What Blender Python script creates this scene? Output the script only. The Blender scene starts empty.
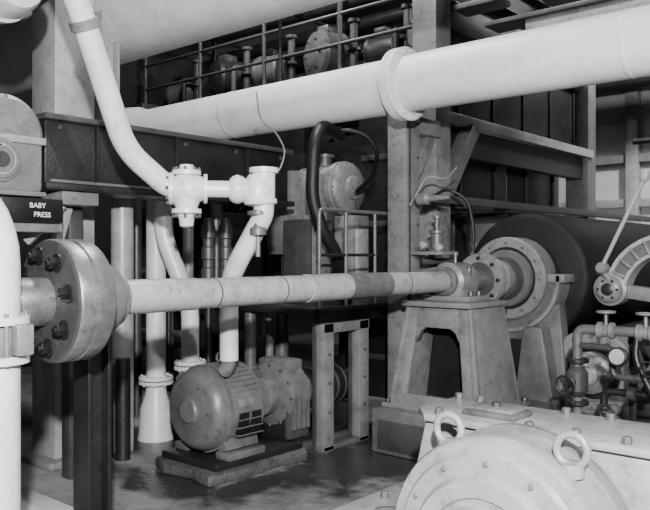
import bpy, bmesh, math, random
from mathutils import Vector, Matrix
random.seed(4)
V=Vector
# ------------------------------------------------------------ materials
def mk(name, g, rough=0.5, metal=0.0, var=0.12, scale=6.0, bump=0.05, bscale=60.0, grime=0.0, spec=0.5, tint=(1.0,0.995,0.985), streak=1.0, stains=None, glo=.52):
    m=bpy.data.materials.new(name); m.use_nodes=True
    nt=m.node_tree; N=nt.nodes; L=nt.links
    b=N["Principled BSDF"]
    tc=N.new("ShaderNodeTexCoord")
    mp=N.new("ShaderNodeMapping"); mp.inputs["Scale"].default_value=(1,1,streak); L.new(tc.outputs["Object"],mp.inputs["Vector"])
    no=N.new("ShaderNodeTexNoise"); no.inputs["Scale"].default_value=scale; no.inputs["Detail"].default_value=6; no.inputs["Roughness"].default_value=0.65
    L.new(mp.outputs["Vector"],no.inputs["Vector"])
    cr=N.new("ShaderNodeValToRGB")
    lo=g*(1-var); hi=min(1,g*(1+var*0.6))
    cr.color_ramp.elements[0].position=0.3; cr.color_ramp.elements[1].position=0.68
    cr.color_ramp.elements[0].color=(lo*tint[0],lo*tint[1],lo*tint[2],1)
    cr.color_ramp.elements[1].color=(hi*tint[0],hi*tint[1],hi*tint[2],1)
    L.new(no.outputs["Fac"],cr.inputs["Fac"])
    out=cr.outputs["Color"]
    if grime>0:
        n2=N.new("ShaderNodeTexNoise"); n2.inputs["Scale"].default_value=scale*2.3; n2.inputs["Detail"].default_value=9; n2.inputs["Roughness"].default_value=0.75
        L.new(mp.outputs["Vector"],n2.inputs["Vector"])
        c2=N.new("ShaderNodeValToRGB"); c2.color_ramp.elements[0].position=glo; c2.color_ramp.elements[1].position=glo+.18
        c2.color_ramp.elements[0].color=(0,0,0,1); c2.color_ramp.elements[1].color=(grime,grime,grime,1)
        L.new(n2.outputs["Fac"],c2.inputs["Fac"])
        mx=N.new("ShaderNodeMixRGB"); L.new(c2.outputs["Color"],mx.inputs["Fac"]); L.new(out,mx.inputs["Color1"])
        mx.inputs["Color2"].default_value=(g*0.15,g*0.15,g*0.14,1); out=mx.outputs["Color"]
    rr=N.new("ShaderNodeMapRange"); rr.inputs["To Min"].default_value=max(.05,rough-.1); rr.inputs["To Max"].default_value=min(1,rough+.12)
    L.new(no.outputs["Fac"],rr.inputs["Value"]); rout=rr.outputs["Result"]
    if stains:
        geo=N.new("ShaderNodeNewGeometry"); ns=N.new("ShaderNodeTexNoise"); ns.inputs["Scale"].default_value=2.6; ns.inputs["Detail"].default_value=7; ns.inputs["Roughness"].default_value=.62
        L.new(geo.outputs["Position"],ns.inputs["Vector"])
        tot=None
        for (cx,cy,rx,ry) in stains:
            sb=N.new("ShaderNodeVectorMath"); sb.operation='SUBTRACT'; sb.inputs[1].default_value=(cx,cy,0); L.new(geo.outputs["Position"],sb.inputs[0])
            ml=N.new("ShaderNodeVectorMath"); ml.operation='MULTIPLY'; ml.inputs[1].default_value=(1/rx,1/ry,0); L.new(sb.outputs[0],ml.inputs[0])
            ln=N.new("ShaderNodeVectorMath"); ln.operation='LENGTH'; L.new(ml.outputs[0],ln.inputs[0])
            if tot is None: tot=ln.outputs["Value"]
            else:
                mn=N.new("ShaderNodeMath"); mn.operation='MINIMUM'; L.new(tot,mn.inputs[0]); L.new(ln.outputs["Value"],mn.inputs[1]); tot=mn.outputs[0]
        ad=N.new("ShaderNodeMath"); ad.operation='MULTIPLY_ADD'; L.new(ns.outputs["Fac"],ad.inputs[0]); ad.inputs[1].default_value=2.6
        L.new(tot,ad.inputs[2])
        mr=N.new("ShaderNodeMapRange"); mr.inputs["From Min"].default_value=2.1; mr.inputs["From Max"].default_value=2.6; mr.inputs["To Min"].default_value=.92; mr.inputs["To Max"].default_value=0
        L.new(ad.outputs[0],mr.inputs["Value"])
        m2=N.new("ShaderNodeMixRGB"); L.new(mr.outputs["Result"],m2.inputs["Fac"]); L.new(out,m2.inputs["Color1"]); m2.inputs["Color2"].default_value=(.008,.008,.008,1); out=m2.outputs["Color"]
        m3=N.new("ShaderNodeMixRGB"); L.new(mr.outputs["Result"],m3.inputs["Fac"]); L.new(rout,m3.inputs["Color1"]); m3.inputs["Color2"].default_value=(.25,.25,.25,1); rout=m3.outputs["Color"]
    L.new(out,b.inputs["Base Color"]); L.new(rout,b.inputs["Roughness"])
    b.inputs["Metallic"].default_value=metal
    b.inputs["Specular IOR Level"].default_value=spec
    if bump>0:
        n3=N.new("ShaderNodeTexNoise"); n3.inputs["Scale"].default_value=bscale; n3.inputs["Detail"].default_value=3
        L.new(tc.outputs["Object"],n3.inputs["Vector"])
        bp=N.new("ShaderNodeBump"); bp.inputs["Strength"].default_value=bump; bp.inputs["Distance"].default_value=0.02
        L.new(n3.outputs["Fac"],bp.inputs["Height"]); L.new(bp.outputs["Normal"],b.inputs["Normal"])
    return m
WHITE=mk("white_pipe_paint",0.50,0.36,var=0.16,bump=0.06,bscale=25,grime=0.5,glo=.55)
LAG=mk("white_pipe_lagging",0.50,0.5,var=0.16,scale=3.5,bump=0.14,bscale=14,grime=0.4,glo=.56)
PALE=mk("pale_machine_enamel",0.25,0.35,var=0.22,bump=0.08,bscale=40,grime=0.55)
LIGHT=mk("light_grey_enamel",0.135,0.38,var=0.26,bump=0.08,grime=0.65)
GREY=mk("grey_enamel",0.08,0.4,var=0.28,bump=0.08,grime=0.6)
MID=mk("mid_grey_enamel",0.036,0.4,var=0.3,bump=0.1,grime=0.5)
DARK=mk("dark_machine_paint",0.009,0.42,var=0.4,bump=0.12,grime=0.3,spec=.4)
BLACK=mk("black_paint",0.004,0.35,var=0.3,bump=0.05)
RUB=mk("roll_rubber_cover",0.006,0.6,var=0.25,bump=0.05,bscale=90,spec=.2)
HOSE=mk("black_hose_rubber",0.005,0.5,var=0.2,bump=0.1,bscale=140,spec=.3)
STEEL=mk("machined_steel",0.22,0.38,metal=0.75,var=0.4,scale=9,bump=0.06,bscale=120,grime=.5)
SHAFT=mk("shaft_painted_steel",0.24,0.36,metal=0.0,var=0.22,scale=8,bump=0.05,grime=0.7)
SHAFTD=mk("shaft_dark_band",0.08,0.4,metal=0.0,var=0.3,scale=14,bump=0.08,grime=0.7)
CONC=mk("plinth_concrete",0.045,0.7,var=0.5,bump=0.5,bscale=26,grime=0.85)
LET=mk("sign_lettering",0.6,0.6,var=0.02,bump=0)
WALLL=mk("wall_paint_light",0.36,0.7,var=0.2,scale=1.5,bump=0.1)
WALLD=mk("wall_paint_dark",0.02,0.8,var=0.3,scale=1.2,bump=0.1)  # dark grey paint of the side and front walls
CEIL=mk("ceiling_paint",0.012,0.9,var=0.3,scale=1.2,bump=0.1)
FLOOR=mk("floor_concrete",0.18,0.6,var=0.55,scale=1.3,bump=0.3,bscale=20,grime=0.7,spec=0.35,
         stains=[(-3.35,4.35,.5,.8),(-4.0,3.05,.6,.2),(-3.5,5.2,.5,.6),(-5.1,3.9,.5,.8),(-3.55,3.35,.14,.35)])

# ------------------------------------------------------------ mesh builder
class Ob:
    def __init__(s,name): s.name=name; s.bm=bmesh.new(); s.mats=[]
    def mi(s,m):
        if m not in s.mats: s.mats.append(m)
        return s.mats.index(m)
    def add(s,t,mat):
        i=s.mi(mat)
        for f in t.faces: f.material_index=i; f.smooth=True
        me=bpy.data.meshes.new("t"); t.to_mesh(me); t.free(); s.bm.from_mesh(me); bpy.data.meshes.remove(me)
    def box(s,lo,hi,mat,bev=0.008,rot=None):
        t=bmesh.new(); bmesh.ops.create_cube(t,size=1.0)
        lo=V(lo);hi=V(hi); d=hi-lo; c=(lo+hi)/2
        d=V((abs(d.x),abs(d.y),abs(d.z)))
        bmesh.ops.scale(t,vec=d,verts=t.verts)
        if bev>0:
            b=min(bev,min(d.x,d.y,d.z)*0.4)
            bmesh.ops.bevel(t,geom=t.edges[:],offset=b,segments=2,affect='EDGES',profile=0.5)
        if rot is not None: bmesh.ops.transform(t,matrix=rot.to_4x4(),verts=t.verts)
        bmesh.ops.translate(t,vec=c,verts=t.verts); s.add(t,mat); return s
    def bar(s,p0,p1,w,h,mat,up=(0,0,1),bev=0.006,w1=None,h1=None):
        p0=V(p0);p1=V(p1);d=p1-p0;z=d.normalized();u=V(up)
        if abs(z.dot(u))>0.98: u=V((0,1,0))
        x=u.cross(z).normalized(); y=z.cross(x)
        t=bmesh.new(); w1=w1 or w; h1=h1 or h; vs=[]
        for (p,a,b) in ((p0,w,h),(p1,w1,h1)):
            for sx,sy in ((-1,-1),(1,-1),(1,1),(-1,1)):
                vs.append(t.verts.new(p+x*sx*a/2+y*sy*b/2))
        for f in ((3,2,1,0),(4,5,6,7),(0,1,5,4),(1,2,6,5),(2,3,7,6),(3,0,4,7)):
            t.faces.new([vs[i] for i in f])
        if bev>0: bmesh.ops.bevel(t,geom=t.edges[:],offset=min(bev,min(w,h,w1,h1)*.35),segments=2,affect='EDGES',profile=0.5)
        s.add(t,mat); return s
    def ibeam(s,p0,p1,w,h,mat,up=(0,0,1),tk=0.02):
        p0=V(p0);p1=V(p1);z=(p1-p0).normalized();u=V(up)
        if abs(z.dot(u))>0.98: u=V((0,1,0))
        x=u.cross(z).normalized(); y=z.cross(x)
        o=y*(h/2-tk/2)
        s.bar(p0+o,p1+o,w,tk,mat,up=u,bev=.003); s.bar(p0-o,p1-o,w,tk,mat,up=u,bev=.003)
        s.bar(p0,p1,tk,h-tk,mat,up=u,bev=0); return s
    def prism(s,poly,ax,t0,t1,mat,bev=.01):
        t=bmesh.new()
        def P(a,b,h): return {'x':(h,a,b),'y':(a,h,b),'z':(a,b,h)}[ax]
        A=[t.verts.new(P(a,b,t0)) for a,b in poly]; B=[t.verts.new(P(a,b,t1)) for a,b in poly]
        t.faces.new(A[::-1]); t.faces.new(B); n=len(poly)
        for k in range(n): t.faces.new((A[k],A[(k+1)%n],B[(k+1)%n],B[k]))
        bmesh.ops.recalc_face_normals(t,faces=t.faces)
        if bev>0: bmesh.ops.bevel(t,geom=t.edges[:],offset=bev,segments=2,affect='EDGES',profile=0.5)
        s.add(t,mat); return s
    def hexa(s,b4,t4,mat,bev=.008):
        t=bmesh.new(); A=[t.verts.new(p) for p in b4]; B=[t.verts.new(p) for p in t4]
        t.faces.new(A[::-1]); t.faces.new(B)
        for k in range(4): t.faces.new((A[k],A[(k+1)%4],B[(k+1)%4],B[k]))
        bmesh.ops.recalc_face_normals(t,faces=t.faces)
        if bev>0: bmesh.ops.bevel(t,geom=t.edges[:],offset=bev,segments=2,affect='EDGES',profile=0.5)
        s.add(t,mat); return s
    def rev(s,p,ax,prof,mat,n=40,cap=True):
        p=V(p);z=V(ax).normalized(); u=V((0,0,1)) if abs(z.z)<0.9 else V((1,0,0))
        x=u.cross(z).normalized(); y=z.cross(x)
        t=bmesh.new(); rings=[]
        for (d,r) in prof:
            rings.append([t.verts.new(p+z*d+(x*math.cos(2*math.pi*k/n)+y*math.sin(2*math.pi*k/n))*max(r,1e-4)) for k in range(n)])
        for a,b in zip(rings,rings[1:]):
            for k in range(n):
                t.faces.new((a[k],a[(k+1)%n],b[(k+1)%n],b[k]))
        if cap:
            t.faces.new(rings[0][::-1]); t.faces.new(rings[-1])
        s.add(t,mat); return s
    def cyl(s,p0,p1,r,mat,r1=None,n=24,bev=0.0):
        p0=V(p0);p1=V(p1);L=(p1-p0).length; r1=r if r1 is None else r1
        pr=[(0,r),(L,r1)] if bev<=0 else [(0,r-bev),(bev,r),(L-bev,r1),(L,r1-bev)]
        return s.rev(p0,p1-p0,pr,mat,n)
    def tube(s,pts,r,mat,n=16,fil=0.0,radii=None):
        pts=[V(p) for p in pts]
        if fil>0: pts=fillet(pts,fil)
        m=len(pts); T=[]
        for i in range(m):
            a=pts[max(i-1,0)];b=pts[min(i+1,m-1)]; T.append((b-a).normalized())
        u=V((0,0,1)) if abs(T[0].z)<0.9 else V((1,0,0))
        x=(u-T[0]*u.dot(T[0])).normalized()
        t=bmesh.new(); rings=[]
        for i in range(m):
            x=(x-T[i]*x.dot(T[i])).normalized(); y=T[i].cross(x)
            rr=r if radii is None else radii[min(i,len(radii)-1)]
            rings.append([t.verts.new(pts[i]+(x*math.cos(2*math.pi*k/n)+y*math.sin(2*math.pi*k/n))*rr) for k in range(n)])
        for a,b in zip(rings,rings[1:]):
            for k in range(n): t.faces.new((a[k],a[(k+1)%n],b[(k+1)%n],b[k]))
        t.faces.new(rings[0][::-1]); t.faces.new(rings[-1]); s.add(t,mat); return s
    def ring(s,c,ax,R,r,mat,n=32,m=10,a0=0,a1=2*math.pi,up=None):
        c=V(c);z=V(ax).normalized(); u=V(up) if up else (V((0,0,1)) if abs(z.z)<0.9 else V((1,0,0)))
        x=(u-z*u.dot(z)).normalized(); y=z.cross(x); full=abs(a1-a0-2*math.pi)<1e-4
        k=n if full else n+1
        P=[c+(x*math.cos(a0+(a1-a0)*i/n)+y*math.sin(a0+(a1-a0)*i/n))*R for i in range(k)]
        if full: P=P+[P[0],P[1]]
        return s.tube(P,r,mat,n=m)
    def sector(s,c,ro,ri,y0,y1,a0,a1,mat,n=20):
        t=bmesh.new(); R=[]
        for k in range(n+1):
            a=a0+(a1-a0)*k/n; ca,sa=math.cos(a),math.sin(a)
            R.append([t.verts.new((c[0]+ca*r,yy,c[1]+sa*r)) for r,yy in ((ri,y0),(ro,y0),(ro,y1),(ri,y1))])
        for A,B in zip(R,R[1:]):
            for k in range(4): t.faces.new((A[k],A[(k+1)%4],B[(k+1)%4],B[k]))
        t.faces.new(R[0]); t.faces.new(R[-1][::-1])
        bmesh.ops.recalc_face_normals(t,faces=t.faces); s.add(t,mat); return s
    def bolts(s,c,ax,R,k,br,bh,mat,ph=0.0):
        c=V(c);z=V(ax).normalized(); u=V((0,0,1)) if abs(z.z)<0.9 else V((1,0,0))
        x=u.cross(z).normalized(); y=z.cross(x)
        for i in range(k):
            a=ph+2*math.pi*i/k; q=c+(x*math.cos(a)+y*math.sin(a))*R
            s.rev(q,z,[(0,br),(bh*.85,br),(bh,br*.8)],mat,n=6)
        return s
    def flange(s,c,ax,R,th,mat,k=8,bm_=None):
        ax=V(ax).normalized();c=V(c)
        s.rev(c-ax*th/2,ax,[(0,R-.005),(.005,R),(th-.005,R),(th,R-.005)],mat,n=36)
        s.bolts(c+ax*th/2,ax,R*.82,k,R*.075,R*.09,bm_ or mat); s.bolts(c-ax*th/2,-ax,R*.82,k,R*.075,R*.09,bm_ or mat); return s
    def done(s,parent=None,ang=35):
        bm=s.bm
        bmesh.ops.recalc_face_normals(bm,faces=bm.faces)
        xs=[v.co for v in bm.verts]
        lo=V((min(v.x for v in xs),min(v.y for v in xs),min(v.z for v in xs))); hi=V((max(v.x for v in xs),max(v.y for v in xs),max(v.z for v in xs)))
        c=(lo+hi)/2; c.z=lo.z
        for v in bm.verts: v.co-=c
        me=bpy.data.meshes.new(s.name); bm.to_mesh(me); bm.free()
        for m in s.mats: me.materials.append(m)
        me.set_sharp_from_angle(angle=math.radians(ang))
        o=bpy.data.objects.new(s.name,me); o.location=c; bpy.context.scene.collection.objects.link(o)
        if parent is not None: o.parent=parent; o.location=c-parent.location
        return o
def fillet(pts,R,seg=8):
    out=[pts[0]]
    for i in range(1,len(pts)-1):
        a,b,c=pts[i-1],pts[i],pts[i+1]
        d1=(a-b);d2=(c-b);l1=d1.length;l2=d2.length;d1.normalize();d2.normalize()
        t=min(R,l1*.48,l2*.48); A=b+d1*t;B=b+d2*t
        for k in range(seg+1):
            u=k/seg; out.append(A*(1-u)**2+b*2*u*(1-u)+B*u*u)
    out.append(pts[-1]); return out
X=(1,0,0);Y=(0,1,0);Z=(0,0,1); PI=math.pi

# ------------------------------------------------------------ room shell
def slab(name,lo,hi,mat):
    return Ob(name).box(lo,hi,mat,bev=0).done()
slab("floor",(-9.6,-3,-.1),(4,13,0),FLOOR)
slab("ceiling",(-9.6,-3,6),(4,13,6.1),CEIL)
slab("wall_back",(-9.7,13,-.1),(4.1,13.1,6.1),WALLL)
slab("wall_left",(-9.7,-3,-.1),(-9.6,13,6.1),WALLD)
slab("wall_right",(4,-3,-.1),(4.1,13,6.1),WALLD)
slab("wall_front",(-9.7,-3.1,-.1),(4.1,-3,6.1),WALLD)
Ob("concrete_curb").box((-4.40,.5,0),(-3.73,2.25,.1),WHITE,.012).done()

# ------------------------------------------------------------ drive shaft and coupling
SX,SZ=-3.03,1.30
o=Ob("drive_shaft")
o.rev((SX,2.05,SZ),Y,[(0,.083),(.43,.083),(.432,.079),(1.28,.079),(1.282,.084),(1.66,.084),(1.662,.078),(2.81,.078)],SHAFT,40)
o.rev((SX,3.70,SZ),Y,[(0,.0775),(.003,.0825),(.44,.0825),(.443,.0775)],SHAFTD,40)
for y in (2.6,3.1,4.35): o.rev((SX,y,SZ),Y,[(0,.077),(.001,.0805),(.012,.0805),(.013,.077)],SHAFTD,40)
o.done()
o=Ob("shaft_coupling")
o.rev((SX,1.50,SZ),Y,[(0,.10),(.02,.105),(.16,.105),(.18,.13),(.20,.13)],STEEL,40)
o.rev((SX,1.66,SZ),Y,[(0,.15),(.012,.255),(.02,.265)],MID,64)
o.rev((SX,1.68,SZ),Y,[(0,.265),(.01,.27),(.065,.27),(.07,.262),(.08,.262),(.085,.27),(.15,.27),(.165,.262),(.18,.2),(.19,.15)],STEEL,64)
o.rev((SX,1.655,SZ),Y,[(0,.14),(.015,.252)],MID,48)
for k in range(8):
    a=2*PI*k/8+.2; q=V((SX+.2*math.cos(a),1.655,SZ+.2*math.sin(a)))
    o.rev(q,(0,-1,0),[(0,.04),(.004,.04),(.005,.034)],DARK,24)
    o.rev(q-V((0,.004,0)),(0,-1,0),[(0,.027),(.03,.027),(.035,.022)],BLACK,6); o.rev(q-V((0,.03,0)),(0,-1,0),[(0,.014),(.02,.014)],DARK,12)
o.rev((SX,1.86,SZ),Y,[(0,.16),(.1,.16),(.115,.15),(.12,.13),(.15,.13),(.17,.1),(.18,.085)],SHAFTD,48)
o.done()
o=Ob("coupling_support_post")
o.ibeam((-3.33,2.08,0),(-3.33,2.08,1.22),.14,.13,DARK)
o.box((-3.45,1.98,1.22),(-3.21,2.18,1.25),DARK); o.box((-3.46,1.97,0),(-3.2,2.19,.02),DARK)
o.done()

# ------------------------------------------------------------ bearing stand (box casting with window)
o=Ob("bearing_stand")
zb,zt=.33,1.15
cx=-3.02; bx,tx=.385,.265; yb0,yb1=4.72,5.38; yt0,yt1=4.80,5.32
def P(u,v,h):
    hx=bx+(tx-bx)*h; y0=yb0+(yt0-yb0)*h; y1=yb1+(yt1-yb1)*h
    return (cx+u*hx,(y0+y1)/2+v*(y1-y0)/2,zb+(zt-zb)*h)
def patch(u0,u1,v0,v1,h0,h1,mat,ut0=None,ut1=None,vt0=None,vt1=None):
    ut0=u0 if ut0 is None else ut0; ut1=u1 if ut1 is None else ut1; vt0=v0 if vt0 is None else vt0; vt1=v1 if vt1 is None else vt1
    o.hexa([P(u0,v0,h0),P(u1,v0,h0),P(u1,v1,h0),P(u0,v1,h0)],[P(ut0,vt0,h1),P(ut1,vt0,h1),P(ut1,vt1,h1),P(ut0,vt1,h1)],mat)
for (v0,v1) in ((-1,-.86),(.86,1)):
    patch(-1,-.68,v0,v1,0,.96,LIGHT,ut1=-.60); patch(.68,1,v0,v1,0,.96,LIGHT,ut0=.60)
    patch(-.66,.66,v0,v1,.76,.96,LIGHT); patch(-.72,.72,v0,v1,0,.14,LIGHT)
patch(-1,-.90,-.9,.9,0,.96,LIGHT); patch(.90,1,-.9,.9,0,.96,LIGHT)
patch(-1.04,-.92,-1.05,-.9,0,.96,LIGHT); patch(.92,1.04,-1.05,-.9,0,.96,LIGHT)
for s_ in (-1,1):
    a=P(s_*.62,-1,.76); o.prism([(a[0],a[2]+.01),(a[0]-s_*.09,a[2]+.01),(a[0]-s_*.03,a[2]-.03),(a[0]+s_*.005,a[2]-.10)],'y',4.785,4.84,LIGHT,.004)
patch(-.88,.88,.30,.36,.0,.9,DARK)  # dark plate added so the window opening looks dark inside
o.box((cx-.30,4.74,zt-.04),(cx+.30,5.36,zt),LIGHT,.012)
o.box((cx-.43,4.66,zb),(cx+.43,5.46,zb+.035),LIGHT,.01)
for u in (-.39,.39):
    for y in (4.70,5.42): o.bolts((cx+u,y,zb+.035),Z,0,1,.018,.03,DARK)
o.done()
o=Ob("machine_plinth")
o.box((-3.47,4.56,0),(-2.5,5.7,.33),GREY,.02); o.box((-3.4,4.545,.04),(-2.55,4.56,.26),MID,.004)
o.box((-2.5,4.56,0),(-1.75,4.75,.2),MID,.02)
o.done()
o=Ob("pillow_block_bearing")
o.box((SX-.21,4.90,1.15),(SX+.21,5.22,1.19),LIGHT)
o.box((SX-.13,4.93,1.18),(SX+.13,5.19,1.30),LIGHT,.02)
o.rev((SX,4.91,SZ),Y,[(0,.09),(.01,.12),(.03,.145),(.25,.145),(.27,.12),(.28,.09)],LIGHT,40)
o.rev((SX,4.87,SZ),Y,[(0,.095),(.02,.11),(.06,.11)],GREY,40)
for sx in (-1,1):
    o.bolts((SX+sx*.17,5.0,1.19),Z,0,1,.018,.04,DARK).bolts((SX+sx*.17,5.12,1.19),Z,0,1,.018,.04,DARK)
    o.box((SX+sx*.11-.035,4.95,1.29),(SX+sx*.11+.035,5.17,1.35),LIGHT); o.bolts((SX+sx*.12,5.06,1.35),Z,0,1,.018,.06,DARK)
o.cyl((SX,5.06,1.44),(SX,5.06,1.50),.012,STEEL); o.cyl((SX,5.06,1.49),(SX,5.06,1.52),.02,GREY)
o.done()
o=Ob("press_roll")
o.rev((SX,5.22,SZ),Y,[(0,.085),(.2,.085)],STEEL,40)
o.rev((SX,5.42,SZ),Y,[(0,.12),(.0,.205),(.015,.215),(.07,.215),(.085,.19),(.09,.13),(.2,.13),(.24,.16),(.4,.16)],LIGHT,48)
o.rev((SX,5.41,SZ),Y,[(0,.10),(.012,.15)],MID,48)
o.bolts((SX,5.42,SZ),(0,-1,0),.175,8,.016,.02,DARK)
o.rev((SX,6.17,SZ),Y,[(0,.30),(.06,.34),(.08,.53),(.09,.56),(.11,.575),(5.2,.575),(5.22,.55)],RUB,96)
o.rev((SX,6.1,SZ),Y,[(0,.2),(.12,.2)],STEEL,40)
o.done()
o=Ob("roll_bearing_housing")
o.rev((SX,5.90,SZ),Y,[(0,.2),(.002,.265)],DARK,64,cap=False)
o.rev((SX,5.89,SZ),Y,[(.02,.262),(.0,.27),(.0,.34),(.015,.355),(.22,.355),(.24,.33)],LIGHT,64,cap=False)
o.rev((SX,5.85,SZ),Y,[(0,.17),(.0,.235),(.015,.245),(.05,.245)],GREY,48)
o.rev((SX,5.74,SZ),Y,[(0,.15),(.0,.175),(.02,.185),(.12,.185)],MID,48)
o.bolts((SX,5.89,SZ),(0,-1,0),.305,12,.012,.015,GREY)
o.sector((SX,SZ),.44,.35,5.95,6.13,PI*1.08,PI*2.02,GREY,28)
o.sector((SX,SZ),.46,.43,5.93,6.15,PI*1.08,PI*2.02,LIGHT,28)
o.box((SX+.35,5.93,SZ-.03),(SX+.50,6.15,SZ+.04),LIGHT,.01)
o.prism([(SX-.38,0),(SX+.62,0),(SX+.50,.4),(SX+.44,1.1),(SX+.25,.98),(SX-.25,.98),(SX-.34,1.1)],'y',5.97,6.11,GREY)
o.box((SX-.12,5.94,.45),(SX+.3,5.975,.78),DARK,.02)
o.prism([(SX+.1,.1),(SX+.5,.1),(SX+.36,.9),(SX+.2,.9)],'y',5.80,5.97,GREY)
o.done()
o=Ob("felt_roll")
fx,fz=-2.33,.55
o.rev((fx,6.3,fz),Y,[(0,.08),(.1,.08),(.1,.3),(.13,.33),(4.5,.33),(4.52,.3)],DARK,64)
o.rev((fx,6.0,fz),Y,[(.03,.22),(.0,.24),(.0,.33),(.015,.35),(.1,.35),(.12,.33),(.3,.33)],LIGHT,64,cap=False)
o.rev((fx,6.04,fz),Y,[(0,.15),(.01,.25)],DARK,48)
o.rev((fx,5.93,fz),Y,[(0,.10),(.01,.15),(.03,.17),(.12,.17)],LIGHT,48)
o.rev((fx,5.86,fz),Y,[(0,.07),(.02,.09),(.1,.09)],PALE,40)
o.bolts((fx,5.94,fz),(0,-1,0),.135,8,.012,.015,STEEL)
o.bolts((fx,6.0,fz),(0,-1,0),.29,12,.014,.018,GREY)
o.bar((fx,6.14,.3),(fx,6.14,0),.4,.2,MID,up=Y,w1=.6,h1=.24)
o.done()

# ------------------------------------------------------------ lifting arm and lever at far right
o=Ob("roll_lifting_arm")
c=V((-2.08,5.78,1.24))
o.rev(c-V((0,.12,0)),Y,[(0,.06),(.01,.085),(.03,.1),(.05,.1),(.06,.125),(.2,.125)],LIGHT,40)
o.rev(c-V((0,.125,0)),Y,[(0,.04),(.01,.055)],DARK,30)
o.bolts(c-V((0,.10,0)),(0,-1,0),.07,6,.012,.02,DARK)
o.sector((c.x+.42,c.z-.04),.45,.32,c.y-.05,c.y+.09,PI*.5,PI*.98,GREY,16)
o.sector((c.x+.42,c.z-.04),.46,.43,c.y-.065,c.y+.105,PI*.5,PI*.98,PALE,16)
o.sector((c.x+.42,c.z-.04),.335,.31,c.y-.065,c.y+.105,PI*.5,PI*.98,PALE,16)
for k in range(5):
    a=PI*(.55+k*.08); o.bar((c.x+.42+.33*math.cos(a),c.y-.055,c.z-.04+.33*math.sin(a)),(c.x+.42+.44*math.cos(a),c.y-.055,c.z-.04+.44*math.sin(a)),.018,.03,LIGHT,up=Y,bev=.003)
o.bar(c+V((.0,.03,0)),c+V((.45,.03,-.06)),.10,.12,LIGHT,up=Y)
o.box((-1.70,5.65,0),(-1.40,5.95,1.62),GREY,.02)
o.done()
o=Ob("hand_lever")
a=V((-2.10,5.6,1.40)); b=V((-1.80,5.6,2.03))
o.cyl(a,b,.015,PALE,n=16); o.rev(b,b-a,[(0,.02),(.02,.034),(.05,.034),(.09,.015)],PALE,20)
o.rev(a-V((0,.03,0)),Y,[(0,.03),(.02,.045),(.08,.045),(.1,.03)],LIGHT,24); o.cyl(a,a+V((.03,.1,-.1)),.02,PALE)
o.done()

# ------------------------------------------------------------ manifold at right
o=Ob("steam_valve_manifold")
y0=4.88
o.tube([(-1.99,y0,.0),(-1.99,y0,1.01),(-1.2,y0,1.01),(-.6,y0,1.01)],.032,GREY,fil=.06)
for z in (.52,.80): o.flange((-1.99,y0,z),Z,.075,.03,DARK,6)
o.rev((-1.99,y0,.56),Z,[(0,.04),(.04,.07),(.16,.07),(.2,.04)],MID,24)
o.cyl((-1.99,y0-.0,.66),(-1.99,y0-.2,.66),.018,DARK); o.ring((-1.99,y0-.2,.66),Y,.06,.008,DARK)
for x in (-1.8,-1.55):
    o.rev((x-.06,y0,1.01),X,[(0,.035),(.01,.055),(.03,.055),(.04,.042),(.08,.042),(.09,.055),(.11,.055),(.12,.035)],LIGHT,20)
    o.cyl((x,y0,1.01),(x,y0,1.13),.014,STEEL); o.ring((x,y0,1.13),Z,.055,.008,LIGHT); o.cyl((x-.055,y0,1.13),(x+.055,y0,1.13),.005,LIGHT)
o.tube([(-1.99,y0,.9),(-1.75,y0-.02,.9),(-1.75,y0-.02,.72),(-1.2,y0-.02,.72)],.022,MID,fil=.05)
o.rev((-1.68,y0-.1,.86),(0,-1,.1),[(0,.05),(.01,.062),(.04,.062),(.045,.055)],DARK,28); o.rev((-1.68,y0-.145,.864),(0,-1,.1),[(0,.048),(.003,.046)],PALE,28)
o.cyl((-1.68,y0-.08,.85),(-1.68,y0-.02,.72),.01,STEEL)
o.tube([(-1.6,y0,1.01),(-1.6,y0-.05,.85),(-1.45,y0-.05,.55),(-1.45,y0-.05,.0)],.02,DARK,fil=.06)
o.tube([(-1.85,y0+.1,.0),(-1.85,y0+.1,.6),(-1.3,y0+.1,.6),(-1.3,y0+.1,1.01)],.025,DARK,fil=.06)
o.tube([(-1.3,y0+.02,1.01),(-1.3,y0+.02,.5),(-1.1,y0+.02,.4),(-.8,y0+.02,.4)],.03,GREY,fil=.06)
for z in (.3,.45): o.rev((-1.85,y0+.1,z),Z,[(0,.03),(.01,.045),(.05,.045),(.06,.03)],MID,16)
for x in (-1.7,-1.4): o.rev((x,y0+.1,.6),X,[(0,.03),(.01,.045),(.05,.045),(.06,.03)],MID,16)
for (x,z) in ((-1.75,.5),(-1.5,.8)):
    o.rev((x,y0-.04,z),Y,[(0,.02),(.02,.035),(.08,.035),(.1,.02)],GREY,18); o.ring((x,y0-.12,z),Y,.045,.007,DARK)
    o.cyl((x,y0-.12,z),(x,y0,z),.008,STEEL)
o.done()
o=Ob("valve_backing_frame")
o.bar((-1.3,5.25,0),(-1.3,5.25,.95),.06,.06,MID); o.bar((-1.75,5.25,0),(-1.75,5.25,.95),.05,.05,DARK); o.bar((-1.78,5.25,.92),(-1.3,5.25,.92),.05,.06,MID)
o.done()

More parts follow.
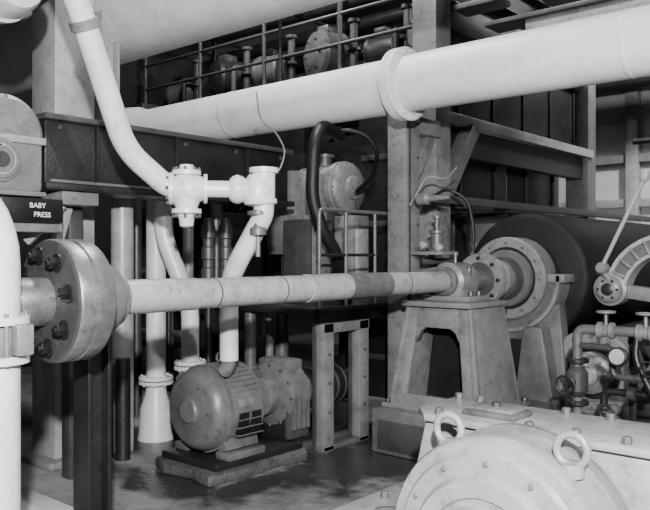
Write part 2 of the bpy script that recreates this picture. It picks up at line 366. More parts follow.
# ------------------------------------------------------------ foreground gear motor
o=Ob("gear_motor")
gx,gz=-1.37,.36
o.rev((gx,2.46,gz),Y,[(0,.12),(.0,.20),(.02,.21),(.025,.23),(.01,.24),(.01,.30),(.03,.31),(.045,.32),(.05,.385),(.065,.395),(.07,.40),(.075,.44),(.09,.45),(.15,.45),(.16,.43),(.5,.43)],PALE,96)
o.rev((gx,2.42,gz),Y,[(0,.09),(.01,.11),(.06,.12)],LIGHT,40)
o.bolts((gx,2.51,gz),(0,-1,0),.36,12,.012,.014,LIGHT)
o.rev((gx,2.508,gz),Y,[(0,.321),(.001,.326)],DARK,96,cap=False)
o.box((-2.04,2.25,.0),(-.70,3.35,.31),PALE,.02)
o.box((-2.14,2.2,.31),(-.6,3.4,.38),PALE,.012)
o.bar((gx-.02,3.12,.36),(gx-.02,3.12,.75),1.2,.46,PALE,up=Y,w1=1.05,h1=.40,bev=.03)
o.prism([(gx-.64,3.02),(gx-.52,2.88),(gx+.52,2.88),(gx+.60,2.98),(gx+.60,3.36),(gx-.64,3.36)],'z',.745,.775,PALE,.006)
o.box((-1.76,2.99,.775),(-1.50,3.18,.80),GREY,.008); o.box((-1.74,3.01,.80),(-1.52,3.16,.815),LIGHT,.004)
o.cyl((-1.63,3.08,.81),(-1.63,3.08,.835),.02,MID,n=6)
for x in (-1.96,-1.84,-1.4,-1.2,-1.0,-.82):
    for y in (2.93,3.31):
        if x<-1.9 and y<3: continue
        o.bolts((x,y,.775),Z,0,1,.02,.03,GREY)
for x in (-1.63,-1.11):
    o.ring((x,2.67,.785),(0,1,0),.058,.015,PALE,n=28,m=12); o.cyl((x,2.67,.69),(x,2.67,.74),.045,PALE)
o.sector((gx,gz),.455,.42,2.80,2.83,.25,PI-.25,LIGHT,24)
o.rev((-1.85,2.55,.38),Z,[(0,.09),(.02,.09),(.03,.08),(.05,.06),(.06,.02)],LIGHT,28)
for x in (-2.05,-1.9,-.75):
    for y in (2.3,2.8,3.3): o.bolts((x,y,.38),Z,0,1,.02,.03,GREY)
o.box((-2.3,3.0,.0),(-2.1,3.35,.3),LIGHT,.02)
o.done()

# ------------------------------------------------------------ electric motor, pump on base
MX,MZ=-4.03,.44
o=Ob("electric_motor")
o.rev((MX,3.24,MZ),Y,[(0,.03),(.0,.075),(.012,.085),(.022,.10),(.024,.215),(.032,.235),(.055,.262),(.09,.28),(.125,.285),(.14,.292),(.435,.292),(.44,.285),(.465,.27),(.495,.2),(.505,.08)],GREY,64)
o.bolts((MX,3.264,MZ),(0,-1,0),.19,6,.009,.01,MID)
for k in range(2):
    y0=3.45+k*.115
    o.box((MX+.2,y0,MZ-.16),(MX+.296,y0+.095,MZ-.01),BLACK,.006)
for k in range(4):
    o.box((MX+.23,3.44,MZ-.165+k*.052),(MX+.302,3.67,MZ-.157+k*.052),GREY,.002)
o.box((MX+.22,3.45,MZ+.03),(MX+.298,3.58,MZ+.09),LIGHT,.004)
for k in range(26):
    a=PI*(-.02+k*.042)
    if .42<a<PI-.1: o.bar((MX+.292*math.cos(a),3.40,MZ+.292*math.sin(a)),(MX+.292*math.cos(a),3.65,MZ+.292*math.sin(a)),.008,.018,GREY,up=(math.cos(a),0,math.sin(a)),bev=.001)
o.ring((MX,3.53,MZ+.335),(0,1,0),.03,.009,GREY)
for y in (3.375,3.655): o.rev((MX,y,MZ),Y,[(0,.29),(.003,.302),(.022,.302),(.025,.29)],GREY,64)
for sx in (-1,1):
    o.box((MX+sx*.22-.07,3.36,.12),(MX+sx*.22+.07,3.70,.17),GREY); o.bar((MX+sx*.2,3.53,.17),(MX+sx*.17,3.53,.28),.09,.3,GREY,up=Y)
o.done()
o=Ob("centrifugal_pump")
o.cyl((MX,3.76,MZ),(MX,3.92,MZ),.045,STEEL)
o.rev((MX,3.8,MZ),Y,[(0,.07),(.005,.1),(.07,.1),(.075,.07)],DARK,30)
o.rev((MX,3.9,MZ),Y,[(0,.1),(.02,.14),(.1,.14),(.12,.2),(.14,.245),(.17,.245),(.175,.23),(.28,.23),(.285,.245),(.32,.245),(.34,.2),(.38,.14),(.46,.14)],GREY,56)
o.bolts((MX,4.04,MZ),(0,-1,0),.225,12,.014,.02,MID)
o.box((MX-.2,4.03,.12),(MX+.2,4.26,MZ),MID,.02); o.box((MX-.15,4.05,MZ+.15),(MX+.15,4.24,MZ+.27),GREY,.02)
for k in range(4): o.box((MX+.19,4.06+k*.05,.2),(MX+.235,4.075+k*.05,MZ+.12),GREY,.003)
o.rev((MX,4.36,MZ),Y,[(0,.12),(.005,.17),(.03,.17),(.035,.155),(.5,.155),(.52,.13)],DARK,40)
for k in range(4): o.rev((MX,4.45+k*.1,MZ),Y,[(0,.155),(.004,.162),(.02,.162),(.024,.155)],MID,40)
for y in (4.08,4.78):
    o.bar((MX,y,.12),(MX,y,.3),.34,.1,DARK,up=Y)
o.done()
o=Ob("machine_base_pad")
o.prism([(-4.39,3.24),(-4.2,3.17),(-3.95,3.21),(-3.72,3.16),(-3.68,3.5),(-3.71,3.8),(-3.66,4.05),(-3.84,4.2),(-3.85,4.95),(-4.39,4.95)],'z',0,.07,CONC,.015)
o.box((-4.34,3.26,.07),(-3.75,4.1,.12),DARK,.01); o.box((-4.3,4.1,.07),(-3.88,4.9,.12),DARK,.01)
o.done()

# ------------------------------------------------------------ vertical pipes at left
def stand_pipe(name,x,y,r,ztop,mat,fl=None,bell=None):
    o=Ob(name); o.rev((x,y,0),Z,[(0,r),(ztop,r)],mat,28)
    if fl:
        for z in fl: o.flange((x,y,z-.018),Z,r*1.75,.028,mat,8); o.flange((x,y,z+.018),Z,r*1.75,.028,mat,8)
    if bell: o.rev((x,y,0),Z,[(0,bell*1.05),(.03,bell*1.05),(.05,bell),(.25,bell*.92),(.36,r*1.15),(.42,r)],mat,32)
    return o.done()
stand_pipe("vertical_pipe",-4.95,3.35,.085,2.3,PALE)
stand_pipe("vertical_pipe",-5.05,3.74,.08,2.4,WHITE,fl=[.48],bell=.14)
stand_pipe("drain_pot",-4.72,3.2,.055,.74,DARK)
o=Ob("offset_pipe")
o.tube([(-4.80,3.62,2.3),(-4.80,3.62,1.65),(-4.637,3.76,1.12),(-4.637,3.76,0)],.07,WHITE,fil=.14,n=24)
o.flange((-4.637,3.76,.66),Z,.125,.03,WHITE,8); o.flange((-4.637,3.76,.62),Z,.125,.03,WHITE,8)
o.rev((-4.637,3.76,.3),Z,[(0,.07),(.06,.11),(.24,.11),(.3,.07)],LIGHT,24)
o.done()
stand_pipe("vertical_pipe",-5.3,4.6,.06,2.4,MID,fl=[.9])
stand_pipe("vertical_pipe",-4.9,3.95,.045,2.3,LIGHT,fl=[.7])
for i,(px_,py_) in enumerate([(-4.68,3.98),(-4.64,4.13)]):
    o=Ob("shock_absorber")
    o.cyl((px_,py_,0),(px_,py_,1.3),.03,DARK,n=16)
    o.rev((px_,py_,1.3),Z,[(0,.05),(.01,.058),(.09,.058),(.1,.045),(.16,.045),(.17,.058),(.26,.058),(.27,.045),(.33,.045),(.34,.058),(.42,.058),(.5,.03)],MID,24)
    o.done()

# ------------------------------------------------------------ diagonal steam line with valve
o=Ob("steam_line")
o.tube([(-3.35,1.72,3.4),(-3.53,2.16,2.71),(-3.66,2.50,2.10),(-3.575,2.73,1.90),(-3.50,2.81,1.89)],.065,WHITE,fil=.12,n=28)
d=(V((-3.66,2.50,2.10))-V((-3.53,2.16,2.71))).normalized()
q=V((-3.53,2.16,2.71)); o.rev(q-d*.03,d,[(0,.07),(.003,.078),(.05,.078),(.053,.07)],LIGHT,28)
dv=V((.64,.77,.0)).normalized()
vc=V((-3.50,2.81,1.89))
o.rev(vc-dv*.10,dv,[(0,.07),(.0,.095),(.025,.095),(.03,.075),(.07,.085),(.1,.1),(.13,.1),(.16,.085),(.20,.07),(.2,.088),(.22,.088)],WHITE,32)
o.bolts(vc-dv*.10,-dv,.083,8,.009,.018,GREY)
o.rev(vc+V((0,0,.02)),(0,0,1),[(0,.07),(.05,.065),(.06,.06),(.06,.085),(.085,.085),(.09,.045),(.12,.04)],WHITE,28)
o.rev(vc-V((0,0,.02)),(0,0,-1),[(0,.085),(.05,.08),(.1,.062),(.1,.088),(.125,.088),(.13,.058),(.16,.045),(.20,.04),(.21,.02)],WHITE,28)
o.bolts(vc-V((0,0,.145)),(0,0,-1),.076,8,.009,.025,GREY)
o.bolts(vc+V((0,0,.105)),(0,0,1),.073,8,.009,.02,GREY)
o.tube([vc+dv*.08,vc+dv*.26],.05,WHITE,n=24)
e=vc+dv*.42
o.rev(vc+dv*.25,dv,[(0,.06),(.02,.08),(.05,.088),(.08,.078),(.1,.06)],WHITE,28)
o.tube([vc+dv*.3,e],.055,WHITE,n=24)
o.rev(e-V((0,0,.10)),Z,[(0,.055),(.01,.08),(.04,.092),(.12,.092),(.16,.078),(.19,.055)],WHITE,28)
e2=V((-3.21,3.16,1.93))
o.tube([e,e2],.062,WHITE,n=24)
o.rev((e2.x,e2.y,1.80),Z,[(0,.066),(.01,.08),(.035,.08),(.04,.068),(.17,.068),(.19,.072),(.19,.088),(.22,.088),(.225,.06)],WHITE,28)
o.tube([(-3.21,3.16,1.82),(-3.21,3.16,1.74),(-3.46,3.14,1.40),(-3.68,3.30,1.25),(-3.74,3.36,1.15),(-3.74,3.36,.80)],.062,WHITE,fil=.12,n=28)
o.tube([(-3.74,3.36,.82),(-3.76,3.37,.76),(-3.80,3.37,.72)],.05,LIGHT,fil=.03)
o.done()
o=Ob("pressure_regulator")
pr=e-V((0,0,.10))
o.cyl(pr,pr-V((0,0,.30)),.014,LIGHT); o.rev(pr-V((0,0,.02)),(0,0,-1),[(0,.03),(.01,.065),(.03,.065),(.04,.035),(.1,.035),(.11,.05),(.15,.05),(.16,.02)],GREY,24)
o.done()
o=Ob("capillary_wire")
w=[V((-3.5,3.38,2.55)),V((-3.42,3.33,2.35)),V((-3.22,3.28,2.25)),V((-3.12,3.26,2.12)),V((-3.12,3.2,2.0)),V((-3.17,3.16,1.97))]
o.tube(fillet(w,.1),.005,LIGHT,n=8); o.done()

# ------------------------------------------------------------ near left white pipe
o=Ob("white_riser_pipe")
b0=V((-2.86,1.345,0)); Lf=V((-.757,-.653,0))
o.tube([b0,b0+V((0,0,1.73)),b0+Lf*.9+V((0,0,1.95))],.108,WHITE,fil=.28,n=40)
for z in (1.10,1.25): o.rev(b0+V((0,0,z-.015)),Z,[(0,.108),(.0,.142),(.03,.142),(.03,.108)],WHITE,36)
for k in range(10):
    a=k*PI/5; q=b0+V((math.cos(a)*.127,math.sin(a)*.127,1.08)); o.cyl(q,q+V((0,0,.2)),.009,LIGHT,n=8)
o.rev(b0+V((0,0,1.11)),Z,[(0,.108),(.02,.12),(.11,.12),(.13,.108)],LIGHT,36)
o.box(b0+V((.08,.02,1.12)),b0+V((.17,.09,1.24)),LIGHT,.01)
o.done()

# ------------------------------------------------------------ overhead pipes
o=Ob("overhead_pipe")
o.rev((-6.9,4.73,2.80),X,[(0,.27),(.02,.28),(.25,.26),(.4,.212),(8.9,.212)],LAG,64)
o.rev((-3.33,4.73,2.80),X,[(0,.22),(0,.272),(.006,.277),(.045,.277),(.05,.265),(.055,.277),(.095,.277),(.10,.27),(.10,.22)],WHITE,64)
o.bolts((-3.23,4.73,2.80),X,.245,16,.010,.015,LAG)
for x in (-5.2,-1.6): o.rev((x,4.73,2.80),X,[(0,.212),(.004,.214),(.03,.214),(.034,.212)],LAG,64)
for x in (-4.6,-.6): o.cyl((x,4.73,3.0),(x,4.73,6.0),.015,DARK,n=12)
o.done()
o=Ob("overhead_duct")
o.rev((-7.6,3.6,3.47),X,[(0,.36),(9.6,.36)],LAG,64)
for x in (-6.0,-2.2): o.rev((x,3.6,3.47),X,[(0,.36),(.004,.362),(.04,.362),(.044,.36)],LAG,64)
for x in (-5.5,-1): o.cyl((x,3.6,3.8),(x,3.6,6.0),.02,DARK,n=12)
o.done()
o=Ob("overhead_pipe")
o.rev((-6.5,2.02,3.0),X,[(0,.16),(2.5,.16),(2.55,.14)],WHITE,40)
o.rev((-4.2,2.02,3.0),X,[(0,.18),(.04,.18)],WHITE,40)
o.cyl((-5.2,2.02,3.15),(-5.2,2.02,6.0),.02,DARK,n=12)
o.done()

# ------------------------------------------------------------ left frames, beam, gearbox, sign
o=Ob("dark_press_beam")
o.box((-4.60,2.40,1.95),(-4.38,4.60,2.35),DARK,.012)
o.box((-4.64,2.38,2.35),(-4.33,4.62,2.385),MID,.004)
o.box((-4.64,2.38,1.91),(-4.32,4.62,1.95),DARK,.004)
o.box((-4.38,2.42,1.955),(-4.335,4.0,1.975),GREY,.004)
for y in (2.5,3.0,3.5,4.0,4.5): o.bolts((-4.38,y,2.31),X,0,1,.018,.02,MID)
for y in (2.75,3.4,4.1): o.box((-4.38,y,1.95),(-4.345,y+.015,2.35),DARK,.002)
o.bar((-4.6,2.94,2.15),(-4.93,2.94,2.15),.12,.2,DARK)
o.done()
o=Ob("frame_column")
o.box((-5.26,2.78,0),(-4.93,3.10,6.0),PALE,.01)
o.box((-4.93,2.83,.1),(-4.92,3.05,1.8),PALE,.003); o.box((-5.36,2.68,0),(-4.83,3.19,.05),LIGHT)
o.done()
Ob("frame_column").ibeam((-5.15,3.33,2.5),(-5.15,3.33,6.0),.16,.16,PALE).done()
o=Ob("frame_column")
o.box((-4.86,1.6,.0),(-4.60,1.84,6.0),GREY,.01)
o.bar((-4.73,1.75,2.75),(-4.95,2.76,3.4),.08,.1,PALE)
o.done()
o=Ob("support_bracket")
o.box((-4.92,2.50,1.82),(-4.34,2.76,1.905),LIGHT); o.bar((-4.5,2.62,1.82),(-4.88,2.66,1.25),.06,.08,PALE); o.bar((-4.42,2.55,1.82),(-4.60,2.40,1.58),.05,.05,PALE)
o.box((-4.68,1.95,1.64),(-4.34,2.50,1.695),LIGHT)
o.bar((-4.52,2.05,.0),(-4.52,2.05,1.64),.16,.16,MID); o.bar((-4.60,2.72,.0),(-4.60,2.72,1.82),.1,.1,MID)
o.done()
o=Ob("reduction_gearbox")
o.box((-4.72,1.87,1.88),(-4.32,2.36,2.2),LIGHT,.03)
o.rev((-4.72,2.13,2.22),X,[(0,.2),(.02,.235),(.38,.235),(.40,.21)],LIGHT,48)
o.rev((-4.33,2.08,2.06),X,[(0,.13),(.03,.13),(.035,.11),(.05,.11)],LIGHT,32)
o.ring((-4.29,2.08,2.06),X,.085,.012,PALE,n=28); o.rev((-4.29,2.08,2.06),X,[(0,.05),(.02,.045)],MID,24)
o.box((-4.74,1.87,2.17),(-4.30,2.37,2.215),PALE)
for y in (1.92,2.32): o.bolts((-4.35,y,2.215),Z,0,1,.016,.04,DARK)
for k in range(5): o.bar((-4.35,2.12+k*.045,2.45-.028*k),(-4.35,2.14+k*.045,2.44-.028*k),.06,.012,LIGHT)
o.box((-4.72,1.87,1.855),(-4.30,2.37,1.885),LIGHT)
o.done()
sg=Ob("baby_press_sign").box((-4.42,2.06,1.70),(-4.30,2.48,1.845),BLACK,.006).done()
def text(t,loc,size,rot,mat,par):
    c=bpy.data.curves.new("sign_text","FONT"); c.body=t; c.size=size; c.align_x='CENTER'; c.align_y='CENTER'; c.extrude=.001
    ob=bpy.data.objects.new("lettering",c); bpy.context.scene.collection.objects.link(ob); c.materials.append(mat)
    ob.parent=par; ob.location=V(loc)-par.location; ob.rotation_euler=rot; return ob
R90=(PI/2,0,PI/2)
text("BABY",(-4.297,2.31,1.80),.044,R90,LET,sg); text("PRESS",(-4.297,2.34,1.745),.044,R90,LET,sg)

# ------------------------------------------------------------ operating platform in the centre
o=Ob("operating_platform")
o.box((-5.1,4.24,1.04),(-3.72,6.2,1.09),DARK,.005)
o.box((-3.76,4.24,.98),(-3.72,6.2,1.10),DARK,.005)
for p in ((-5.0,4.3),(-5.0,6.1),(-3.85,6.1)): o.bar((p[0],p[1],0),(p[0],p[1],1.04),.08,.08,DARK)
for y in (4.36,4.80): o.box((-3.80,y-.06,.0),(-3.72,y+.06,.98),LIGHT,.006)
o.box((-3.80,4.29,.90),(-3.72,4.87,.98),LIGHT); o.box((-3.80,4.29,.0),(-3.72,4.87,.04),GREY)
for y in (4.36,4.80):
    o.box((-3.84,y-.06,0),(-3.80,y-.045,.98),MID,.002)
    for k in range(3): o.bolts((-3.72,y,.3+k*.22),X,0,1,.012,.012,MID)
plat=o.done()
o=Ob("platform_railing")
zt_=1.85
o.tube([(-3.75,4.28,1.09),(-3.75,4.28,zt_),(-3.75,5.98,zt_),(-3.75,5.98,1.09)],.016,GREY,fil=.05,n=12)
for y in (4.6,4.98): o.cyl((-3.75,y,1.09),(-3.75,y,zt_),.014,GREY,n=12)
o.tube([(-3.75,4.28,1.5),(-3.75,5.98,1.5)],.012,DARK,n=10)
o.done(parent=plat)
o=Ob("press_drive_gearbox")
o.rev((-5.15,5.68,2.15),X,[(0,.1),(0,.2),(.02,.235),(.45,.235),(.46,.265),(.52,.265),(.53,.25),(.56,.25),(.58,.23),(.60,.2),(.61,.12),(.64,.11),(.65,.05)],LIGHT,56)
o.bolts((-4.60,5.68,2.15),X,.24,14,.012,.02,GREY)
for k in range(3): o.rev((-5.08+k*.12,5.68,2.15),X,[(0,.235),(.003,.242),(.02,.242),(.023,.235)],GREY,56)
o.rev((-4.9,5.68,2.35),Z,[(0,.07),(.12,.07),(.12,.1),(.15,.1)],GREY,28)
o.box((-5.05,5.5,1.09),(-4.35,5.9,1.14),MID)
o.box((-5.0,5.53,1.14),(-4.72,5.83,2.0),MID,.015); o.box((-4.68,5.56,1.14),(-4.45,5.82,1.88),LIGHT,.015)
o.box((-4.45,5.6,1.3),(-4.43,5.78,1.75),PALE,.004)
o.box((-5.05,5.0,1.5),(-4.7,5.5,2.28),LIGHT,.03); o.box((-5.0,5.15,1.09),(-4.75,5.45,1.5),MID,.01)
o.done()
o=Ob("control_cabinet")
o.box((-4.5,4.66,1.09),(-4.2,4.97,1.80),MID,.012); o.box((-4.2,4.70,1.15),(-4.188,4.93,1.74),LIGHT,.004); o.cyl((-4.19,4.75,1.45),(-4.15,4.75,1.45),.015,BLACK)
o.box((-4.47,4.68,1.80),(-4.25,4.95,1.84),LIGHT)
for k in range(3): o.cyl((-4.188,4.77+k*.05,1.62),(-4.17,4.77+k*.05,1.62),.014,BLACK,n=14)
o.done()
o=Ob("flexible_hose")
h=[V((-4.1,4.95,2.52)),V((-4.0,4.6,2.56)),V((-3.96,4.46,2.4)),V((-3.97,4.44,1.95)),V((-3.93,4.52,1.7)),V((-3.92,4.7,1.5)),V((-4.0,4.85,1.3)),V((-4.05,4.98,1.1))]
hp=fillet(h,.15)
o.tube(hp,.052,HOSE,n=20)
o.done()
o=Ob("flexible_hose")
h=[V((-4.3,5.05,2.5)),V((-4.15,5.05,2.6)),V((-4.0,5.2,2.55)),V((-3.95,5.3,2.4)),V((-4.1,5.4,2.2)),V((-4.35,5.5,2.1))]
o.tube(fillet(h,.12),.02,HOSE,n=14); o.done()

# ------------------------------------------------------------ machine frame columns and girders
o=Ob("gantry_column")
o.box((-3.68,5.06,0),(-3.49,5.26,3.1),LIGHT,.008)
o.box((-3.49,5.09,.2),(-3.478,5.11,3.0),MID,.002)
o.box((-3.68,5.0,0),(-3.48,5.32,.04),GREY)
for k in range(10): o.bolts((-3.49,5.22,.35+k*.28),X,0,1,.012,.012,MID)
o.done()
o=Ob("gantry_frame")
o.box((-3.80,5.60,1.12),(-3.55,5.85,4.05),LIGHT,.01)
o.bar((-3.64,5.86,2.05),(-3.64,6.35,2.7),.14,.14,GREY,up=X); o.bar((-3.62,5.26,2.1),(-3.62,5.62,2.6),.1,.12,LIGHT,up=X)
o.box((-3.74,5.26,2.52),(-3.5,5.60,2.66),LIGHT)
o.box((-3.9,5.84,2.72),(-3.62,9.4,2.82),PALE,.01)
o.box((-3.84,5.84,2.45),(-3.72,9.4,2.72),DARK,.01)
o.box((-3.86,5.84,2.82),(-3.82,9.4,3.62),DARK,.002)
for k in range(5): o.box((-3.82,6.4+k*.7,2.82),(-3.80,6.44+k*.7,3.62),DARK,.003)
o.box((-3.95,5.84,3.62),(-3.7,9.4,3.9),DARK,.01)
o.box((-3.95,9.3,0),(-3.65,9.55,4.0),GREY,.01)
o.ibeam((-3.75,5.7,4.2),(-3.75,11.0,4.2),.2,.3,DARK)
o.done()
o=Ob("dryer_hood")
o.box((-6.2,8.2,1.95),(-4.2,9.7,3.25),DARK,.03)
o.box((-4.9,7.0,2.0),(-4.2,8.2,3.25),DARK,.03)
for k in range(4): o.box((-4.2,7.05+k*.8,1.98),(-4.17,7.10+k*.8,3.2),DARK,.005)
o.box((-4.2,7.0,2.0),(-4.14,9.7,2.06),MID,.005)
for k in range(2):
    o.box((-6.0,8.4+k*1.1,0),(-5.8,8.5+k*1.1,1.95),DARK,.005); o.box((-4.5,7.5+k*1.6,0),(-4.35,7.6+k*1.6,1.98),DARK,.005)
o.done()
o=Ob("air_cylinder")
q=V((-3.30,5.22,1.62))
o.box((-3.48,5.1,1.5),(-3.18,5.36,1.53),LIGHT)
o.rev((q.x,q.y,1.53),Z,[(0,.07),(.02,.07),(.025,.05),(.14,.05),(.145,.065),(.17,.065),(.18,.02),(.26,.02),(.265,.035),(.29,.035)],GREY,24)
o.rev((q.x-.1,q.y+.08,1.58),Y,[(0,.05),(.12,.05)],GREY,20)
o.rev((-3.38,5.05,1.95),X,[(0,.03),(.02,.05),(.1,.05),(.12,.03),(.3,.015)],LIGHT,20)
for (dx,dz) in ((-.06,.0),(.09,-.02)): o.rev((q.x+dx,q.y-.08,1.58+dz),(0,-1,0),[(0,.02),(.01,.03),(.05,.03),(.06,.015)],PALE,16)
o.tube([(-3.3,5.1,1.95),(-3.25,5.3,2.05),(-3.1,5.38,1.95),(-3.05,5.38,1.7),(-3.06,5.38,1.53)],.014,HOSE,fil=.08,n=10)
o.tube([(-3.45,5.05,1.9),(-3.35,5.15,2.15),(-3.2,5.2,2.1),(-3.1,5.2,2.2)],.008,LIGHT,fil=.08,n=10)
o.done()
o=Ob("felt_guide_rail")
o.bar((-3.45,5.4,1.98),(-3.3,10.5,1.98),.05,.07,MID); o.bar((-3.35,5.6,1.45),(-3.5,5.3,1.45),.05,.05,MID)
for y in (5.9,6.8): o.bar((-3.42,y,1.95),(-3.62,y,1.95),.04,.04,MID)
o.done()
o=Ob("crane_runway_beam")
o.box((-3.1,6.4,3.50),(3.9,6.6,3.66),PALE,.01); o.box((-3.5,6.35,3.66),(3.9,6.65,3.70),LIGHT,.005)
o.box((3.5,6.35,0),(3.75,6.65,3.5),LIGHT,.01)
o.done()
o=Ob("line_shaft_actuator")
yy=5.97
o.box((-3.54,5.86,3.70),(-3.1,6.12,3.75),LIGHT)
o.rev((-3.52,yy,3.87),X,[(0,.07),(.02,.10),(.14,.10),(.16,.06),(.22,.06),(.23,.10),(.34,.10),(.36,.06)],PALE,32)
o.cyl((-3.2,yy,3.87),(-1.2,yy,3.87),.03,PALE); o.rev((-2.6,yy,3.87),X,[(0,.05),(.02,.08),(.2,.08),(.22,.05)],PALE,28)
for x in (-3.44,-3.24): o.cyl((x,yy,3.75),(x,yy,3.83),.04,PALE)
o.cyl((-1.3,yy,3.87),(-1.3,yy,6.0),.015,DARK)
o.done()

# ------------------------------------------------------------ upper gallery
o=Ob("gallery_walkway")
o.box((-9.5,6.7,3.55),(-4.0,8.1,3.62),DARK,.005)
o.ibeam((-9.5,6.72,3.42),(-4.0,6.72,3.42),.14,.26,GREY)
o.ibeam((-9.5,8.0,3.42),(-4.0,8.0,3.42),.14,.26,DARK)
for x in (-9.3,-6.7,-4.3): o.cyl((x,8.05,3.5),(x,8.05,6.0),.035,DARK,n=12)
for k in range(9): o.ibeam((-9.2+k*.62,6.72,3.44),(-9.2+k*.62,8.0,3.44),.1,.18,MID)
gal=o.done()
o=Ob("gallery_railing")
for z in (3.95,4.3,4.62): o.tube([(-9.4,6.7,z),(-4.1,6.7,z)],.022,GREY,n=12)
for k in range(5): o.cyl((-9.3+k*1.25,6.7,3.62),(-9.3+k*1.25,6.7,4.62),.026,GREY,n=12)
o.tube([(-4.1,6.7,4.62),(-4.1,7.95,4.62)],.022,MID,n=12); o.tube([(-4.1,6.7,4.2),(-4.1,7.95,4.2)],.022,MID,n=12)
o.done(parent=gal)
mm=(LIGHT,MID,LIGHT,LIGHT,MID,LIGHT)
for i,(x,r,l) in enumerate(((-9.1,.2,.5),(-8.1,.28,.5),(-7.2,.24,.5),(-6.2,.30,.5),(-5.3,.2,.5),(-4.65,.25,.5))):
    o=Ob("gallery_pump_motor")
    y=7.25; m_=mm[i]; ax=V((.35,1,0)).normalized() if i%2 else V((1,.25,0)).normalized()
    p0=V((x,y,3.62+r+.1))-ax*l/2
    o.rev(p0,ax,[(0,.05),(0,r*.5),(.01,r*.55),(.03,r*.8),(.05,r*.95),(.08,r),(.1,r*1.04),(.12,r),(l-.12,r),(l-.1,r*1.04),(l-.08,r),(l-.05,r*.95),(l,r*.6)],m_,36)
    o.bolts(p0+ax*.02,-ax,r*.65,6,.015,.02,MID)
    o.box((x-r*.8,y-l*.4,3.62),(x+r*.8,y+l*.4,3.74),DARK)
    o.rev((x+r+.12,y,3.62),Z,[(0,.05),(.4,.05),(.4,.09),(.44,.09),(.44,.05),(.75,.05),(.75,.08),(.79,.08)],GREY,20)
    o.tube([(x+r+.12,y,4.1),(x+r+.12,y-.25,4.1),(x+r+.12,y-.25,3.62)],.035,LIGHT if i%2 else MID,fil=.08,n=14)
    o.box((x-.1,y-.1,3.70+2*r),(x+.08,y+.12,3.80+2*r),GREY if i%2 else DARK,.01)
    o.done(parent=None)
o=Ob("gallery_pipe_rack")
for (y,z,r,m) in ((6.85,4.95,.04,LIGHT),(8.3,5.1,.08,MID),(8.35,4.75,.1,MID),(8.4,4.4,.14,DARK),(6.9,5.3,.06,MID)):
    o.tube([(-9.5,y,z),(-4.0,y,z)],r,m,n=16)
for x in (-9,-7.2,-5.1,-4.2): o.cyl((x,6.85,4.8),(x,6.85,6.0),.03,DARK,n=10); o.bar((x,6.8,4.88),(x,8.5,4.88),.05,.05,DARK)
o.done()
o=Ob("press_side_frame")
o.box((-7.4,5.0,0),(-7.0,6.4,3.2),DARK,.02); o.box((-6.95,6.3,1.1),(-5.75,6.6,3.1),DARK,.02)
for y in (5.1,5.7): o.box((-7.0,y,.2),(-6.95,y+.15,3.0),DARK,.01)
o.box((-5.75,6.38,2.4),(-4.1,6.52,2.8),DARK,.01)
o.box((-5.0,6.35,0),(-4.1,6.5,3.2),DARK,.01)
for k in range(4): o.box((-4.95,6.33,.4+k*.7),(-4.15,6.35,.46+k*.7),MID,.004)
o.done()
o=Ob("press_cylinder")
o.rev((-6.2,4.9,2.2),Y,[(0,.1),(0,.26),(.04,.32),(.9,.32),(.94,.3)],DARK,48)
o.box((-6.5,4.95,0),(-5.9,5.8,1.95),DARK,.02)
for k in range(8): o.rev((-6.2,5.0+k*.1,2.2),Y,[(0,.32),(.004,.335),(.02,.335),(.024,.32)],MID,48)
o.done()
o=Ob("small_pipe_bundle")
for k,(x,y,r) in enumerate(((-5.6,4.15,.03),(-5.45,4.2,.025),(-5.9,4.15,.05),(-6.3,4.2,.04),(-5.35,4.1,.022))):
    o.cyl((x,y,0),(x,y,2.25),r,(LIGHT,MID,MID,LIGHT,DARK)[k],n=14)
o.tube([(-6.3,4.2,1.35),(-5.3,4.2,1.35)],.03,MID,n=12); o.tube([(-6.3,4.2,.8),(-5.3,4.2,.8)],.03,MID,n=12)
o.done()
o=Ob("platform_drain_pipes")
for k,(x,y,r,m) in enumerate(((-4.6,4.37,.05,GREY),(-4.55,4.55,.035,LIGHT),(-4.6,4.75,.06,GREY))):
    o.cyl((x,y,0),(x,y,1.04),r,m,n=16); o.rev((x,y,.55),Z,[(0,r),(0,r*1.6),(.03,r*1.6),(.03,r)],m,20)
o.done(parent=plat)

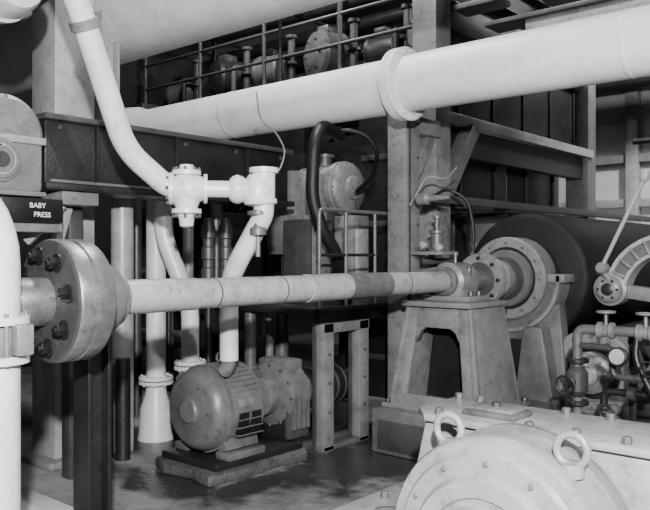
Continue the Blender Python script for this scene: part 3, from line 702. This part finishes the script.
# ------------------------------------------------------------ far wall features
o=Ob("trim_1")
for z in (2.3,3.05): o.box((-6.2,12.86,z),(3.9,13.0,z+.14),PALE,.01)
for x in (-6.0,-4.3,-3.0): o.box((x-.1,12.8,0),(x+.1,12.99,5.9),PALE,.01)
o.done()
o=Ob("upper_shade_girder")  # added dark girder standing in for shade on the upper back wall
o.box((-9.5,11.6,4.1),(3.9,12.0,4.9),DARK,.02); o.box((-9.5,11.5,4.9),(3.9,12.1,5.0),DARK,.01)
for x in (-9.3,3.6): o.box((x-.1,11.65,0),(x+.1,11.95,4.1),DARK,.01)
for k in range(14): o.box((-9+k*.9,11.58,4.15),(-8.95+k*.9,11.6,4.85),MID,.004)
o.done()
o=Ob("service_pipe_run")
for (y,z,r,m) in ((8.4,4.6,.05,MID),(8.6,4.45,.035,LIGHT),(10.0,4.6,.07,DARK)):
    o.tube([(-3.4,y,z),(3.9,y,z)],r,m,n=14)
o.tube([(-2.9,10.2,4.6),(-2.9,10.2,3.0),(-3.4,10.2,3.0)],.04,MID,fil=.1,n=12)
o.done()

# ------------------------------------------------------------ lights
def area(name,loc,tgt,size,power):
    l=bpy.data.lights.new(name,"AREA"); l.shape='DISK'; l.size=size; l.energy=power
    o=bpy.data.objects.new(name,l); o.location=loc; o.rotation_euler=(V(tgt)-V(loc)).to_track_quat('-Z','Y').to_euler()
    bpy.context.scene.collection.objects.link(o); return o
area("added_key_light",(.4,-.35,2.35),(-3.6,3.9,1.1),.12,760)
area("added_key_light",(1.3,1.3,3.4),(-2.4,4.8,.9),.15,190)  # second key, added to brighten the gear motor and press roll
area("added_overhead_light",(-3.9,4.15,5.8),(-3.6,3.6,0),.4,230)  # added overhead key for highlights along the pipe tops
area("added_overhead_light",(-6.6,5.9,5.7),(-6.4,7.2,3.4),.6,100)  # added fill aimed at the gallery, no fixture built
area("added_overhead_light",(-1.4,9.6,5.6),(-4.2,13.0,2.6),.6,560)  # added light to brighten the back wall, no fixture built
w=bpy.data.worlds.new("world"); w.use_nodes=True; w.node_tree.nodes["Background"].inputs[0].default_value=(.5,.5,.5,1); w.node_tree.nodes["Background"].inputs[1].default_value=.005
bpy.context.scene.world=w

# ------------------------------------------------------------ camera
cd=bpy.data.cameras.new("camera"); cd.sensor_width=36; cd.lens=41.54; cd.clip_start=.05
co=bpy.data.objects.new("camera",cd); co.location=(0,0,1.5); co.rotation_euler=(math.pi/2,0,math.atan2(.653,.757))
bpy.context.scene.collection.objects.link(co); bpy.context.scene.camera=co
